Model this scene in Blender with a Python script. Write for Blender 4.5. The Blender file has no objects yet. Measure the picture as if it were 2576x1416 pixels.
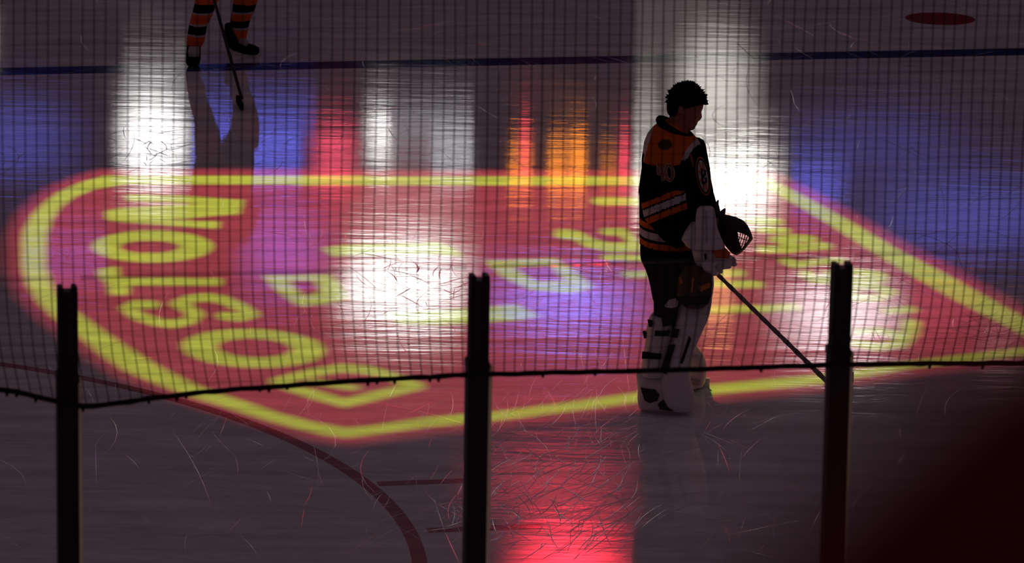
import bpy, bmesh, math, random
import numpy as np
from mathutils import Vector, Matrix, noise
from mathutils.bvhtree import BVHTree
random.seed(7)
sc = bpy.context.scene
COL = sc.collection

# ------------------------------------------------------------------ camera
PW, PH, FPX, CAM_H, PITCH, ROLL = 2576.0, 1416.0, 11400.0, 7.0, math.radians(13.8), math.radians(1.0)
O = Vector((0, 0, CAM_H))
FW = Vector((0, math.cos(PITCH), -math.sin(PITCH)))
R0 = Vector((1, 0, 0)); U0 = R0.cross(FW)
RT = math.cos(ROLL)*R0 + math.sin(ROLL)*U0
UP = -math.sin(ROLL)*R0 + math.cos(ROLL)*U0
cam = bpy.data.cameras.new('camera')
cam.sensor_width = 36.0
cam.lens = 36.0*FPX/PW
cam.clip_start = 0.05; cam.clip_end = 400
cam.dof.use_dof = True
cam.dof.focus_distance = 26.4
cam.dof.aperture_fstop = cam.lens/1000.0/0.021
cam.dof.aperture_blades = 0
co = bpy.data.objects.new('camera', cam)
co.matrix_world = Matrix(((RT.x, UP.x, -FW.x, O.x), (RT.y, UP.y, -FW.y, O.y), (RT.z, UP.z, -FW.z, O.z), (0, 0, 0, 1)))
COL.objects.link(co)
sc.camera = co

def ray(px, py):
    return (FW*FPX + RT*(px-PW/2) + UP*(PH/2-py)).normalized()
def ice_at(px, py, z=0.0):
    d = ray(px, py); return O + d*((z-O.z)/d.z)
def at_y(px, py, y):
    d = ray(px, py); return O + d*((y-O.y)/d.y)
def at_plane(px, py, p0, n):
    d = ray(px, py); return O + d*((p0-O).dot(n)/d.dot(n))
def px_of(p):
    v = Vector(p)-O; w = v.dot(FW)
    return PW/2+FPX*v.dot(RT)/w, PH/2-FPX*v.dot(UP)/w

# ------------------------------------------------------------------ world and exposure
AMBIENT = (0.066, 0.041, 0.050)
w = bpy.data.worlds.new('arena_air'); sc.world = w; w.use_nodes = True
bg = w.node_tree.nodes['Background']
bg.inputs[0].default_value = (*AMBIENT, 1); bg.inputs[1].default_value = 1.0
sc.view_settings.view_transform = 'Standard'
try: sc.view_settings.look = 'None'
except Exception: pass
sc.view_settings.exposure = 0.0; sc.view_settings.gamma = 1.0
sc.view_settings.use_curve_mapping = False
sc.cycles.use_denoising = True
sc.cycles.max_bounces = 8; sc.cycles.transparent_max_bounces = 24
sc.cycles.sample_clamp_indirect = 4.0

# projector lamps (they throw the shield through the stencils built below)
LAMP_RED = Vector((-4.6, 52.0, 24.0)); LAMP_GOLD = Vector((-3.6, 52.0, 24.0))
AIM = Vector((0.1, 28.6, 0.0))
def projector_lamp(name, loc, col, power, radius):
    l = bpy.data.lights.new(name, 'SPOT'); l.color = col; l.energy = power
    l.spot_size = math.radians(26); l.spot_blend = 0.0; l.shadow_soft_size = radius
    o = bpy.data.objects.new(name, l); o.location = loc
    o.rotation_euler = (AIM-loc).to_track_quat('-Z', 'Y').to_euler(); COL.objects.link(o); return o
lamp_red = projector_lamp('projector_red_lamp', LAMP_RED, (1.0, 0.075, 0.088), 29000, 0.0026)
lamp_gold = projector_lamp('projector_gold_lamp', LAMP_GOLD, (0.32, 1.0, 0.0), 41000, 0.0014)

# ------------------------------------------------------------------ helpers
MATS = {}
def mat(name, col, rough=0.7, metal=0.0, var=0.12, scale=40.0, bump=0.0, spec=0.3):
    if name in MATS: return MATS[name]
    m = bpy.data.materials.new(name); m.use_nodes = True
    nt = m.node_tree; b = nt.nodes['Principled BSDF']
    b.inputs['Roughness'].default_value = rough; b.inputs['Metallic'].default_value = metal
    b.inputs['Specular IOR Level'].default_value = spec
    tc = nt.nodes.new('ShaderNodeTexCoord'); n = nt.nodes.new('ShaderNodeTexNoise')
    n.inputs['Scale'].default_value = scale; n.inputs['Detail'].default_value = 3
    nt.links.new(tc.outputs['Object'], n.inputs['Vector'])
    r = nt.nodes.new('ShaderNodeValToRGB')
    r.color_ramp.elements[0].color = (*[c*(1-var) for c in col], 1)
    r.color_ramp.elements[1].color = (*[min(1, c*(1+var)) for c in col], 1)
    nt.links.new(n.outputs['Fac'], r.inputs['Fac']); nt.links.new(r.outputs['Color'], b.inputs['Base Color'])
    if bump:
        bp = nt.nodes.new('ShaderNodeBump'); bp.inputs['Strength'].default_value = bump; bp.inputs['Distance'].default_value = 0.01
        nt.links.new(n.outputs['Fac'], bp.inputs['Height']); nt.links.new(bp.outputs['Normal'], b.inputs['Normal'])
    MATS[name] = m; return m
def glow(name, col, strength):
    m = bpy.data.materials.new(name); m.use_nodes = True; nt = m.node_tree
    for n in list(nt.nodes): nt.nodes.remove(n)
    e = nt.nodes.new('ShaderNodeEmission'); o = nt.nodes.new('ShaderNodeOutputMaterial')
    e.inputs[0].default_value = (*col, 1); e.inputs[1].default_value = strength
    nt.links.new(e.outputs[0], o.inputs[0]); return m

def lamp_glow(name, col, strength):
    """a reflector lamp: hot in the middle, weaker towards the rim"""
    m = glow(name, col, strength); nt = m.node_tree; N = nt.nodes; L = nt.links
    tc = N.new('ShaderNodeTexCoord'); sub = N.new('ShaderNodeVectorMath'); sub.operation = 'SUBTRACT'; sub.inputs[1].default_value = (.5, .5, .5)
    mul = N.new('ShaderNodeVectorMath'); mul.operation = 'MULTIPLY'; mul.inputs[1].default_value = (2, 0, 2)
    ln = N.new('ShaderNodeVectorMath'); ln.operation = 'LENGTH'
    mr = N.new('ShaderNodeMapRange'); mr.interpolation_type = 'SMOOTHSTEP'
    mr.inputs['From Min'].default_value = .15; mr.inputs['From Max'].default_value = 1.0; mr.inputs['To Min'].default_value = strength*1.6; mr.inputs['To Max'].default_value = strength*.12
    L.new(tc.outputs['Generated'], sub.inputs[0]); L.new(sub.outputs[0], mul.inputs[0]); L.new(mul.outputs[0], ln.inputs[0]); L.new(ln.outputs['Value'], mr.inputs['Value'])
    em = [n for n in N if n.type == 'EMISSION'][0]; L.new(mr.outputs[0], em.inputs[1]); return m

def link(name, me, m=None, parent=None, smooth=False):
    o = bpy.data.objects.new(name, me); COL.objects.link(o)
    for x in (m if isinstance(m, (list, tuple)) else [m]):
        if x: me.materials.append(x)
    if smooth: me.polygons.foreach_set('use_smooth', [True]*len(me.polygons))
    if parent is not None:
        o.parent = parent; o.matrix_parent_inverse = Matrix.Translation(parent.location).inverted()
    return o
def obj(name, bm, m=None, parent=None, smooth=False):
    me = bpy.data.meshes.new(name); bmesh.ops.recalc_face_normals(bm, faces=bm.faces[:]); bm.to_mesh(me); bm.free()
    return link(name, me, m, parent, smooth)
def tag(o, label=None, cat=None, group=None, kind=None):
    if label: o['label'] = label
    if cat: o['category'] = cat
    if group: o['group'] = group
    if kind: o['kind'] = kind
    return o
def thing(name, loc, label, cat, group=None):
    o = bpy.data.objects.new(name, None); o.location = loc; COL.objects.link(o)
    o.empty_display_size = 0.1
    return tag(o, label, cat, group)

def add_loft(bm, rows, n=24, p=2.0, cap=True):
    """rows: (centre, half-vector a, half-vector b)"""
    rings = []
    for c, a, b in rows:
        ring = []
        for i in range(n):
            t = 2*math.pi*i/n; ct, st = math.cos(t), math.sin(t)
            x = math.copysign(abs(ct)**(2/p), ct); y = math.copysign(abs(st)**(2/p), st)
            ring.append(bm.verts.new(c + a*x + b*y))
        rings.append(ring)
    for r0, r1 in zip(rings, rings[1:]):
        for i in range(n):
            bm.faces.new((r0[i], r0[(i+1) % n], r1[(i+1) % n], r1[i]))
    if cap:
        bm.faces.new(rings[0][::-1]); bm.faces.new(rings[-1])
    return rings
def add_tube(bm, pts, rad, n=10, flat=1.0, cap=True, up=Vector((0, 1, 0))):
    pts = [Vector(q) for q in pts]; rows = []
    for i, q in enumerate(pts):
        t = (pts[min(i+1, len(pts)-1)]-pts[max(i-1, 0)]).normalized()
        u = up if abs(t.dot(up)) < 0.95 else Vector((1, 0, 0))
        s = t.cross(u).normalized(); v = s.cross(t).normalized()
        r = rad[i] if isinstance(rad, (list, tuple)) else rad
        rows.append((q, s*r, v*r*flat))
    return add_loft(bm, rows, n, 2.0, cap)
def add_ball(bm, c, rx, ry, rz, seg=16, rings=10, rot=None):
    M = Matrix.Translation(c) @ (rot.to_4x4() if rot else Matrix()) @ Matrix.Diagonal((rx, ry, rz, 1))
    return bmesh.ops.create_uvsphere(bm, u_segments=seg, v_segments=rings, radius=1.0, matrix=M)
def add_box(bm, c, hx, hy, hz, rot=None, bevel=0.0):
    M = Matrix.Translation(c) @ (rot.to_4x4() if rot else Matrix()) @ Matrix.Diagonal((2*hx, 2*hy, 2*hz, 1))
    r = bmesh.ops.create_cube(bm, size=1.0, matrix=M)
    if bevel:
        es = list({e for v in r['verts'] for e in v.link_edges})
        bmesh.ops.bevel(bm, geom=es, offset=bevel, segments=2, profile=0.6, affect='EDGES')
def remesh(bm, voxel, smooth_it=4):
    """union everything in bm into one continuous skin"""
    me = bpy.data.meshes.new('tmp'); bmesh.ops.recalc_face_normals(bm, faces=bm.faces[:]); bm.to_mesh(me); bm.free()
    o = bpy.data.objects.new('tmp', me); COL.objects.link(o)
    md = o.modifiers.new('r', 'REMESH'); md.mode = 'VOXEL'; md.voxel_size = voxel
    if smooth_it:
        sm = o.modifiers.new('s', 'SMOOTH'); sm.iterations = smooth_it; sm.factor = 0.5
    dg = bpy.context.evaluated_depsgraph_get(); dg.update()
    out = bpy.data.meshes.new_from_object(o.evaluated_get(dg))
    bpy.data.objects.remove(o); bpy.data.meshes.remove(me)
    return out

# ------------------------------------------------------------------ ice
BA = math.radians(10.9)                     # direction of the end boards and blue line
E1 = Vector((math.cos(BA), math.sin(BA), 0)); E2 = Vector((-math.sin(BA), math.cos(BA), 0))

def ice_material(name, col, rough):
    m = bpy.data.materials.new(name); m.use_nodes = True; nt = m.node_tree; N = nt.nodes; L = nt.links
    b = N['Principled BSDF']
    g = N.new('ShaderNodeNewGeometry')
    def nz(scale, sx, sy, detail, rz=0.0):
        mp = N.new('ShaderNodeMapping'); mp.inputs['Scale'].default_value = (sx, sy, 1); mp.inputs['Rotation'].default_value = (0, 0, rz)
        n = N.new('ShaderNodeTexNoise'); n.inputs['Scale'].default_value = scale; n.inputs['Detail'].default_value = detail
        L.new(g.outputs['Position'], mp.inputs['Vector']); L.new(mp.outputs[0], n.inputs['Vector']); return n.outputs['Fac']
    streak = nz(1.0, 0.9, 5.0, 5, -BA*0.6)
    fine = nz(1.0, 6.0, 22.0, 4, 0.2)
    blotch = nz(0.7, 1.0, 1.0, 4)
    r = N.new('ShaderNodeValToRGB')
    r.color_ramp.elements[0].position = 0.3; r.color_ramp.elements[1].position = 0.7
    r.color_ramp.elements[0].color = (*[c*0.66 for c in col], 1); r.color_ramp.elements[1].color = (*[min(1, c*1.14) for c in col], 1)
    ad = N.new('ShaderNodeMath'); ad.operation = 'MULTIPLY_ADD'; ad.inputs[1].default_value = 0.65
    md = N.new('ShaderNodeMath'); md.operation = 'MULTIPLY'; md.inputs[1].default_value = 0.35
    L.new(fine, md.inputs[0]); L.new(streak, ad.inputs[0]); L.new(md.outputs[0], ad.inputs[2])
    L.new(ad.outputs[0], r.inputs['Fac']); L.new(r.outputs[0], b.inputs['Base Color'])
    b.inputs['IOR'].default_value = 1.31
    mr = N.new('ShaderNodeMapRange'); mr.inputs['From Min'].default_value = 0.3; mr.inputs['From Max'].default_value = 0.7
    mr.inputs['To Min'].default_value = rough*0.75; mr.inputs['To Max'].default_value = rough*1.3
    L.new(blotch, mr.inputs['Value']); L.new(mr.outputs[0], b.inputs['Roughness'])
    h = N.new('ShaderNodeMath'); h.operation = 'MULTIPLY_ADD'; h.inputs[1].default_value = 0.25
    L.new(fine, h.inputs[0]); L.new(streak, h.inputs[2])
    bp = N.new('ShaderNodeBump'); bp.inputs['Strength'].default_value = 1.0; bp.inputs['Distance'].default_value = ICE_BUMP
    L.new(h.outputs[0], bp.inputs['Height']); L.new(bp.outputs[0], b.inputs['Normal'])
    return m
ICE_BUMP = 0.0010; ICE_ROUGH = 0.050
ice_white = ice_material('ice_white', (0.80, 0.81, 0.88), ICE_ROUGH)
ice_blue = ice_material('ice_blue_paint', (0.055, 0.055, 0.22), ICE_ROUGH)
ice_red = ice_material('ice_red_paint', (0.46, 0.24, 0.28), ICE_ROUGH)
ice_dot = ice_material('ice_red_spot_paint', (0.34, 0.05, 0.07), ICE_ROUGH)

bm = bmesh.new()
def quad(bm, pts): return bm.faces.new([bm.verts.new(p) for p in pts])
B0 = ice_at(1205, 690, 3.55)                # centre post top
bpnt = Vector((B0.x, B0.y, 0))
quad(bm, [bpnt+E1*-24+E2*0.02, bpnt+E1*24+E2*0.02, bpnt+E1*24+E2*62, bpnt+E1*-24+E2*62])
floor = obj('floor', bm, ice_white); tag(floor, 'white ice sheet of the rink, glossy and scratched', kind='structure')

# painted lines under the ice
bl0 = ice_at(0, 180); 
bm = bmesh.new()
quad(bm, [bl0+E1*s+E2*t+Vector((0, 0, .0004)) for s, t in ((-14, -.15), (22, -.15), (22, .15), (-14, .15))])
obj('blue_line', bm, ice_blue, floor)['label'] = 'blue painted line across the ice'
bm = bmesh.new()
CC = None
arc = [(20, 922), (120, 930), (560, 1035), (650, 1080), (760, 1125), (880, 1185), (950, 1235), (1000, 1290), (1045, 1370)]
Pn = np.array([tuple(ice_at(*a)[:2]) for a in arc])
A = np.c_[2*Pn, np.ones(len(Pn))]; s = np.linalg.lstsq(A, (Pn**2).sum(1), rcond=None)[0]
CC = Vector((s[0], s[1], 0)); CR = math.sqrt(s[2]+s[0]**2+s[1]**2)
n = 160
for i in range(n):
    a0, a1 = 2*math.pi*i/n, 2*math.pi*(i+1)/n
    quad(bm, [CC+Vector((math.cos(a)*r, math.sin(a)*r, .0004)) for a, r in ((a0, CR-.04), (a0, CR+.04), (a1, CR+.04), (a1, CR-.04))])
obj('faceoff_circle', bm, ice_red, floor)['label'] = 'thin red painted circle'
for hx, hy in ((950, 1217), (1075, 1334)):
    bm = bmesh.new(); h = ice_at(hx, hy)
    quad(bm, [h+E1*a+E2*b+Vector((0, 0, .0006)) for a, b in ((0, -.045), (.62, -.045), (.62, .045), (0, .045))])
    obj('hash_mark', bm, ice_red, floor)
bm = bmesh.new(); dc = ice_at(2365, 47)
bm.faces.new([bm.verts.new(dc+Vector((math.cos(t)*.3, math.sin(t)*.3, .0004))) for t in [2*math.pi*i/40 for i in range(40)]])
obj('faceoff_spot', bm, ice_dot, floor)['label'] = 'red painted spot beyond the blue line'

# skate scratches
def scratches():
    verts, faces = [], []
    rnd = random.Random(3)
    def strip(p, ang, curv, ln, wd, k=7):
        base = len(verts); q = Vector(p); a = ang; tz = wd*rnd.uniform(-.09, .09)
        for i in range(k+1):
            t = Vector((math.cos(a), math.sin(a), 0)); nn = Vector((-t.y, t.x, 0))
            ww = wd*(math.sin(math.pi*(i+0.25)/(k+0.5)))
            verts.append(q+nn*ww/2+Vector((0, 0, .0012+tz*ww/wd))); verts.append(q-nn*ww/2+Vector((0, 0, .0012-tz*ww/wd)))
            q = q+t*ln/k; a += curv*ln/k
        for i in range(k):
            b = base+2*i; faces.append((b, b+1, b+3, b+2))
    for _ in range(1500):
        px = rnd.uniform(-50, 2620); py = 1416*rnd.random()**0.75
        p = ice_at(px, py); ln = rnd.choice((.25, .4, .7, 1.3))*rnd.uniform(.6, 1.3)
        strip(p, rnd.gauss(math.pi/2, .55), rnd.uniform(-1.2, 1.2), ln, rnd.uniform(.0015, .0038))
    for _ in range(420):                       # the cut-up patch near the goalkeeper
        px = rnd.gauss(1400, 170); py = rnd.uniform(1000, 1416)
        strip(ice_at(px, py), rnd.gauss(1.25, .35), rnd.uniform(-1, 1), rnd.uniform(.15, .7), rnd.uniform(.002, .005))
    for cx, cy, sx, sy, n_ in ((390, 385, 55, 25, 45), (1080, 715, 75, 25, 40), (2480, 835, 45, 22, 50), (1540, 690, 40, 20, 30)):
        for _ in range(n_):
            strip(ice_at(rnd.gauss(cx, sx), rnd.gauss(cy, sy)), rnd.uniform(0, math.pi), rnd.uniform(-2, 2), rnd.uniform(.12, .45), rnd.uniform(.004, .008))
    for pts in ([(1800, 60), (1850, 105), (1900, 150), (1960, 190), (2010, 215)], [(1955, 95), (1965, 118), (1990, 138)], [(1988, 222), (1999, 262), (2012, 280)],
                [(800, 610), (815, 580), (850, 555)], [(1350, 1030), (1385, 985), (1420, 950)], [(975, 320), (990, 345), (1000, 352)],
                [(1155, 1416), (1120, 1340), (1090, 1250)], [(220, 1310), (243, 1220), (240, 1120)], [(1000, 960), (975, 1010), (960, 1090)]):
        q = [ice_at(*a) for a in pts]
        for a, b in zip(q, q[1:]):
            d = b-a; strip(a, math.atan2(d.y, d.x), 0, d.length, .006, 4)
    me = bpy.data.meshes.new('skate_scratch'); me.from_pydata([tuple(v) for v in verts], [], faces)
    return me
scr_m = mat('scratched_ice', (0.85, 0.87, 0.9), rough=0.22, var=0.05, spec=0.9)
so = link('skate_scratches', scratches(), scr_m, floor); so['kind'] = 'stuff'

# ------------------------------------------------------------------ far end of the arena with its lights
WALL_Y = 80.0
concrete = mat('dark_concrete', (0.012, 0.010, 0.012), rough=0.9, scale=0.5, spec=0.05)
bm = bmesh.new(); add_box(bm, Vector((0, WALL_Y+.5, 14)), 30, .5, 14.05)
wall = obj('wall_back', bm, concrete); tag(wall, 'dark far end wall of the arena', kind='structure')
def mirror_at(px, py):
    """point of the far wall that the ice mirrors at this pixel"""
    g = ice_at(px, py); d = ray(px, py); d = Vector((d.x, d.y, -d.z)); return g + d*((WALL_Y-g.y)/d.y)
frame_m = mat('black_panel_casing', (0.015, 0.015, 0.017), rough=0.6)
NP = [0]; HUNG = []
def emitter(kind, px0, px1, py0, py1, col, strength, label, shape='rect'):
    a = mirror_at(px0, (py0+py1)/2); b = mirror_at(px1, (py0+py1)/2)
    z0 = mirror_at((px0+px1)/2, py0).z; z1 = mirror_at((px0+px1)/2, py1).z
    x0, x1 = a.x, b.x; cx, cz = (x0+x1)/2, (z0+z1)/2; hx, hz = abs(x1-x0)/2, abs(z1-z0)/2
    box = (cx-hx-.12, cx+hx+.12, cz-hz-.12, cz+hz+.12); layer = 0      # each on its own bracket, clear of its neighbours
    while any(l == layer and box[0] < b_[1] and b_[0] < box[1] and box[2] < b_[3] and b_[2] < box[3] for l, b_ in HUNG): layer += 1
    HUNG.append((layer, box)); YW = WALL_Y-.06-layer*.34
    t = thing(kind, (cx, YW, cz), label, 'screen' if kind == 'led_screen' else 'lamp', None)
    yb = WALL_Y-.004 if layer == 0 else YW+.105      # to the wall, or to the casing it is bolted onto
    bm = bmesh.new(); add_box(bm, Vector((cx, (YW+yb)/2, cz)), min(.12, hx*.6), (yb-YW)/2+.002, min(.12, hz*.6)); obj('bracket', bm, frame_m, t)
    NP[0] += 1; em = (glow if shape == 'rect' else lamp_glow)('light_%s_%d' % (kind, NP[0]), col, strength)
    bm = bmesh.new()
    if shape == 'rect':
        add_box(bm, Vector((cx, YW-.10, cz)), hx+.03, .10, hz+.03, bevel=.02)
        obj('casing', bm, frame_m, t)
        bm = bmesh.new(); add_box(bm, Vector((cx, YW-.215, cz)), hx, .012, hz); obj('display', bm, em, t)
    else:
        add_loft(bm, [(Vector((cx, YW-k, cz)), Vector((hx*f, 0, 0)), Vector((0, 0, hz*f))) for k, f in ((0, .7), (.12, .85), (.2, 1.04))], 28)
        obj('housing', bm, frame_m, t)
        bm = bmesh.new(); add_loft(bm, [(Vector((cx, YW-k, cz)), Vector((hx*f, 0, 0)), Vector((0, 0, hz*f))) for k, f in ((.2, 1), (.23, .9), (.245, .6))], 28)
        obj('lens', bm, em, t)
    return t
WHITE = (1, .96, .95); WARM = (1, .95, .86); BLUE = (.15, .17, 1.0); VIOL = (.32, .16, 1.0); RED = (1, .06, .10); ORANGE = (1, .27, .015); PINK = (1, .45, .5)
S, Lp = 'led_screen', 'flood_lamp'
emitter(Lp, 272, 505, 240, 455, WHITE, 6.5, 'large white flood lamp on the far wall, mirrored beside the skater', 'round')
emitter(S, 320, 475, 130, 235, WHITE, .55, 'dim grey screen low on the far wall under the large white lamp')
emitter(S, -60, 250, 335, 372, BLUE, 1.4, 'dim blue ribbon screen at the far wall beyond the large white lamp')
emitter(Lp, -200, 290, 220, 430, BLUE, .7, 'faint blue wash lamp at the left end of the wall', 'round')
emitter(S, 490, 765, 345, 400, BLUE, 4.4, 'bright blue ribbon screen mirrored behind the skater')
emitter(S, 500, 800, 230, 330, BLUE, .9, 'faint blue screen under the bright blue ribbon screen')
emitter(Lp, 685, 760, 280, 375, (.75, .82, 1), 8.0, 'blue-white oval flood lamp beside the bright blue ribbon screen', 'round')
emitter(Lp, 765, 935, 300, 410, (1, .08, .15), 4.0, 'small red oval lamp between blue ribbon screen and pale lamp', 'round')
emitter(S, 785, 870, 398, 412, RED, 2.6, 'low red ribbon screen above the small red oval lamp')
emitter(Lp, 900, 1020, 285, 390, WHITE, 5.5, 'pale round flood lamp beside the small red oval lamp', 'round')
emitter(S, 990, 1188, 260, 350, (.95, .93, 1), .8, 'dim grey-white screen low beside the flame screens')
emitter(S, 1080, 1190, 350, 425, (.95, .93, 1), 2.6, 'grey-white screen with a hard edge beside the flame screens')
emitter(S, 960, 1090, 390, 408, (1, .35, .42), 2.2, 'thin pink ribbon screen next to the grey-white screen')
for i, (a, b, c, d, colr, st, lb) in enumerate((
    (1280, 1340, 398, 440, ORANGE, 8.0, 'orange flame screen above the short red screen'),
    (1306, 1334, 350, 396, RED, 8.0, 'short red screen under the first orange flame screen'),
    (1312, 1325, 300, 345, RED, 1.6, 'thin red screen, tip of the first flame'),
    (1378, 1425, 392, 442, ORANGE, 9.0, 'wide orange flame screen beside the tall flame screen'),
    (1432, 1472, 362, 436, ORANGE, 9.0, 'tall orange flame screen, brightest of the flames'),
    (1508, 1550, 405, 436, ORANGE, 5.0, 'low orange flame screen next to the red strip screen'),
    (1556, 1580, 355, 436, RED, 6.0, 'upright red strip screen beside the tall white tower'))):
    emitter(S, a, b, c, d, colr, st, lb)
emitter(S, 1600, 1780, -60, 150, WARM, .12, 'dim warm screen lowest of the white tower')
emitter(S, 1600, 1770, 150, 260, WARM, .45, 'warm white screen in the middle of the white tower')
emitter(S, 1596, 1780, 262, 360, WARM, 1.3, 'bright warm white screen topping the white tower')
emitter(Lp, 1650, 1930, 20, 400, WARM, 1.4, 'soft warm oval lamp beside the white tower', 'round')
emitter(Lp, 1660, 1985, 350, 540, WARM, 12.0, 'huge warm white flood lamp mirrored at the goalkeeper chest', 'round')
emitter(S, 1590, 1625, 370, 500, WARM, 4.5, 'narrow warm white screen beside the huge flood lamp')
emitter(Lp, 1880, 2320, 340, 520, BLUE, 3.0, 'blue oval wash lamp right beside the huge warm lamp', 'round')
emitter(Lp, 1900, 2500, 230, 420, BLUE, .35, 'faint blue oval lamp under the blue wash lamp', 'round')
emitter(Lp, 2080, 2760, 400, 660, BLUE, .75, 'dim blue wash lamp at the far right of the wall', 'round')
emitter(Lp, 790, 1240, 595, 820, (.92, 1, .96), 7.0, 'wide white oval flood lamp high on the wall over the shield middle', 'round')
emitter(Lp, 840, 1180, 500, 585, PINK, .45, 'soft pink lamp under the wide white oval lamp', 'round')
emitter(Lp, 1170, 1690, 680, 800, (.16, .20, 1.0), 5.5, 'violet blue oval wash lamp high on the wall', 'round')
emitter(S, 1215, 1440, 660, 700, BLUE, 1.2, 'thin blue ribbon screen under the violet blue wash lamp')
emitter(Lp, 1405, 1475, 665, 780, WHITE, 8.0, 'narrow white lamp in front of the violet blue wash lamp', 'round')
emitter(Lp, 560, 880, 480, 730, VIOL, 1.1, 'dim violet lamp above the skater mirror image', 'round')
emitter(S, 60, 270, 610, 660, VIOL, 1.8, 'violet screen at the far left of the wall')
emitter(Lp, 1900, 2320, 700, 870, (1, .90, .95), 5.0, 'pinkish white flood lamp over the shield right end', 'round')
emitter(S, 2290, 2450, 745, 795, (1, .10, .18), 2.2, 'rosy red screen beside the pinkish flood lamp')
emitter(Lp, 2430, 2600, 790, 900, PINK, 1.3, 'dull pink lamp at the right end over the shield tip', 'round')
emitter(S, 1770, 1840, 690, 800, (1, .42, .15), 3.4, 'small amber screen behind the goalkeeper knees')
emitter(Lp, 1250, 1610, 1290, 1620, (1, .03, .06), 12.0, 'big red oval lamp highest on the wall', 'round')
emitter(Lp, 1120, 1660, 1090, 1285, RED, 1.5, 'faint red haze lamp just under the big red lamp', 'round')
emitter(Lp, -60, 10, 40, 140, WARM, 3.0, 'small warm lamp lowest at the left end of the wall', 'round')

# ------------------------------------------------------------------ projector with two stencils
XS, XE, YS, YE, ST = -60, 2800, 410, 1130, 2
gx = np.arange(XS, XE, ST)+ST/2; gy = np.arange(YS, YE, ST)+ST/2
GX, GY = np.meshgrid(gx, gy)
def fill(mask, pts, val=True):
    pts = np.array(pts, float); ins = np.zeros(GX.shape, bool)
    for (x0, y0), (x1, y1) in zip(pts, np.roll(pts, -1, 0)):
        if y0 == y1: continue
        c = ((y0 > GY) != (y1 > GY)) & (GX < (x1-x0)*(GY-y0)/(y1-y0)+x0); ins ^= c
    mask[ins] = val
def ell(mask, cx, cy, rx, ry, val=True, rot=0.0):
    dx, dy = GX-cx, (GY-cy)-(GX-cx)*rot
    mask[(dx/rx)**2+(dy/ry)**2 < 1] = val
def stroke(mask, pts, rx, ry):
    X, Y = GX/rx, GY/ry
    for (x0, y0), (x1, y1) in zip(pts, pts[1:]):
        ax, ay, bx, by = x0/rx, y0/ry, x1/rx, y1/ry
        dx, dy = bx-ax, by-ay; l2 = dx*dx+dy*dy+1e-9
        t = np.clip(((X-ax)*dx+(Y-ay)*dy)/l2, 0, 1)
        mask[(X-ax-t*dx)**2+(Y-ay-t*dy)**2 < 1] = True
outer = [(262, 442), (208, 457), (148, 482), (109, 511), (79, 543), (59, 583), (53, 622), (54, 667), (69, 716), (94, 756), (133, 795), (198, 845), (257, 894), (316, 933), (395, 965), (466, 993), (559, 1021), (652, 1051), (745, 1077), (815, 1093), (871, 1100), (931, 1093), (1071, 1074), (1169, 1065), (1231, 1060), (1375, 1042), (1602, 1012), (1799, 991), (2073, 965), (2143, 952), (2293, 926), (2451, 910), (2576, 894), (2716, 876), (2570, 795), (2491, 752), (2372, 685), (2254, 625), (2135, 554), (2016, 489), (1925, 445), (1590, 444)]
inner = [(316, 464), (237, 476), (188, 496), (153, 521), (131, 553), (119, 588), (116, 622), (115, 667), (133, 721), (163, 766), (208, 795), (257, 830), (316, 870), (395, 919), (475, 959), (503, 972), (606, 1007), (699, 1039), (792, 1063), (871, 1077), (931, 1072), (1071, 1051), (1169, 1042), (1231, 1038), (1375, 1020), (1602, 988), (1799, 967), (2038, 945), (2143, 932), (2293, 908), (2451, 890), (2618, 868), (2530, 819), (2412, 760), (2293, 693), (2194, 633), (2095, 570), (2016, 523), (1921, 471), (1590, 467)]
red = np.zeros(GX.shape, bool); fill(red, outer)
cen = (1200, 740)
stroke(red, outer+[outer[0]], 34, 16)
gold = np.zeros(GX.shape, bool); fill(gold, outer); fill(gold, inner, False)
k4 = lambda L: [(x/2.023, y/2.023+400) for x, y in L]
k6 = lambda L: [(x/2.147, y/2.147+860) for x, y in L]
k8 = lambda L: [(x/3.68+600, y/3.68+560) for x, y in L]
# B O S T O N up the left side
b = np.zeros(GX.shape, bool)
stroke(b, k6([(1500, 215), (1690, 165), (1850, 140), (2010, 155), (2140, 195), (2250, 238), (2050, 285), (1860, 330), (1700, 285), (1560, 240), (1500, 215)]), 20, 10)
stroke(b, k6([(1700, 215), (1900, 245)]), 20, 7); gold |= b
b = np.zeros(GX.shape, bool); ell(b, 637, 876, 180, 48, rot=.03); ell(b, 640, 875, 94, 24, False, rot=.03); gold |= b
stroke(gold, k4([(775, 742), (690, 738), (650, 758), (700, 798), (790, 828), (880, 840), (965, 822), (1000, 790), (950, 757), (905, 737), (960, 714), (1050, 702), (1140, 716), (1230, 756), (1280, 790), (1220, 806), (1140, 798)]), 19, 10)
fill(gold, [(297, 697), (559, 700), (559, 719), (297, 719)])
fill(gold, k4([(495, 562), (600, 545), (612, 600), (662, 640), (655, 690), (560, 690), (548, 640), (498, 592)]))
b = np.zeros(GX.shape, bool); ell(b, 384, 620, 152, 40); ell(b, 376, 621, 76, 16, False); gold |= b
fill(gold, k4([(640, 180), (940, 188), (1238, 208), (1232, 248), (940, 222), (650, 214)]))
fill(gold, k4([(540, 262), (620, 250), (900, 232), (1228, 232), (1222, 280), (1100, 288), (900, 306), (700, 318), (540, 305)]))
fill(gold, k4([(560, 300), (700, 304), (1120, 318), (1108, 355), (850, 338), (560, 314)]))
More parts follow.
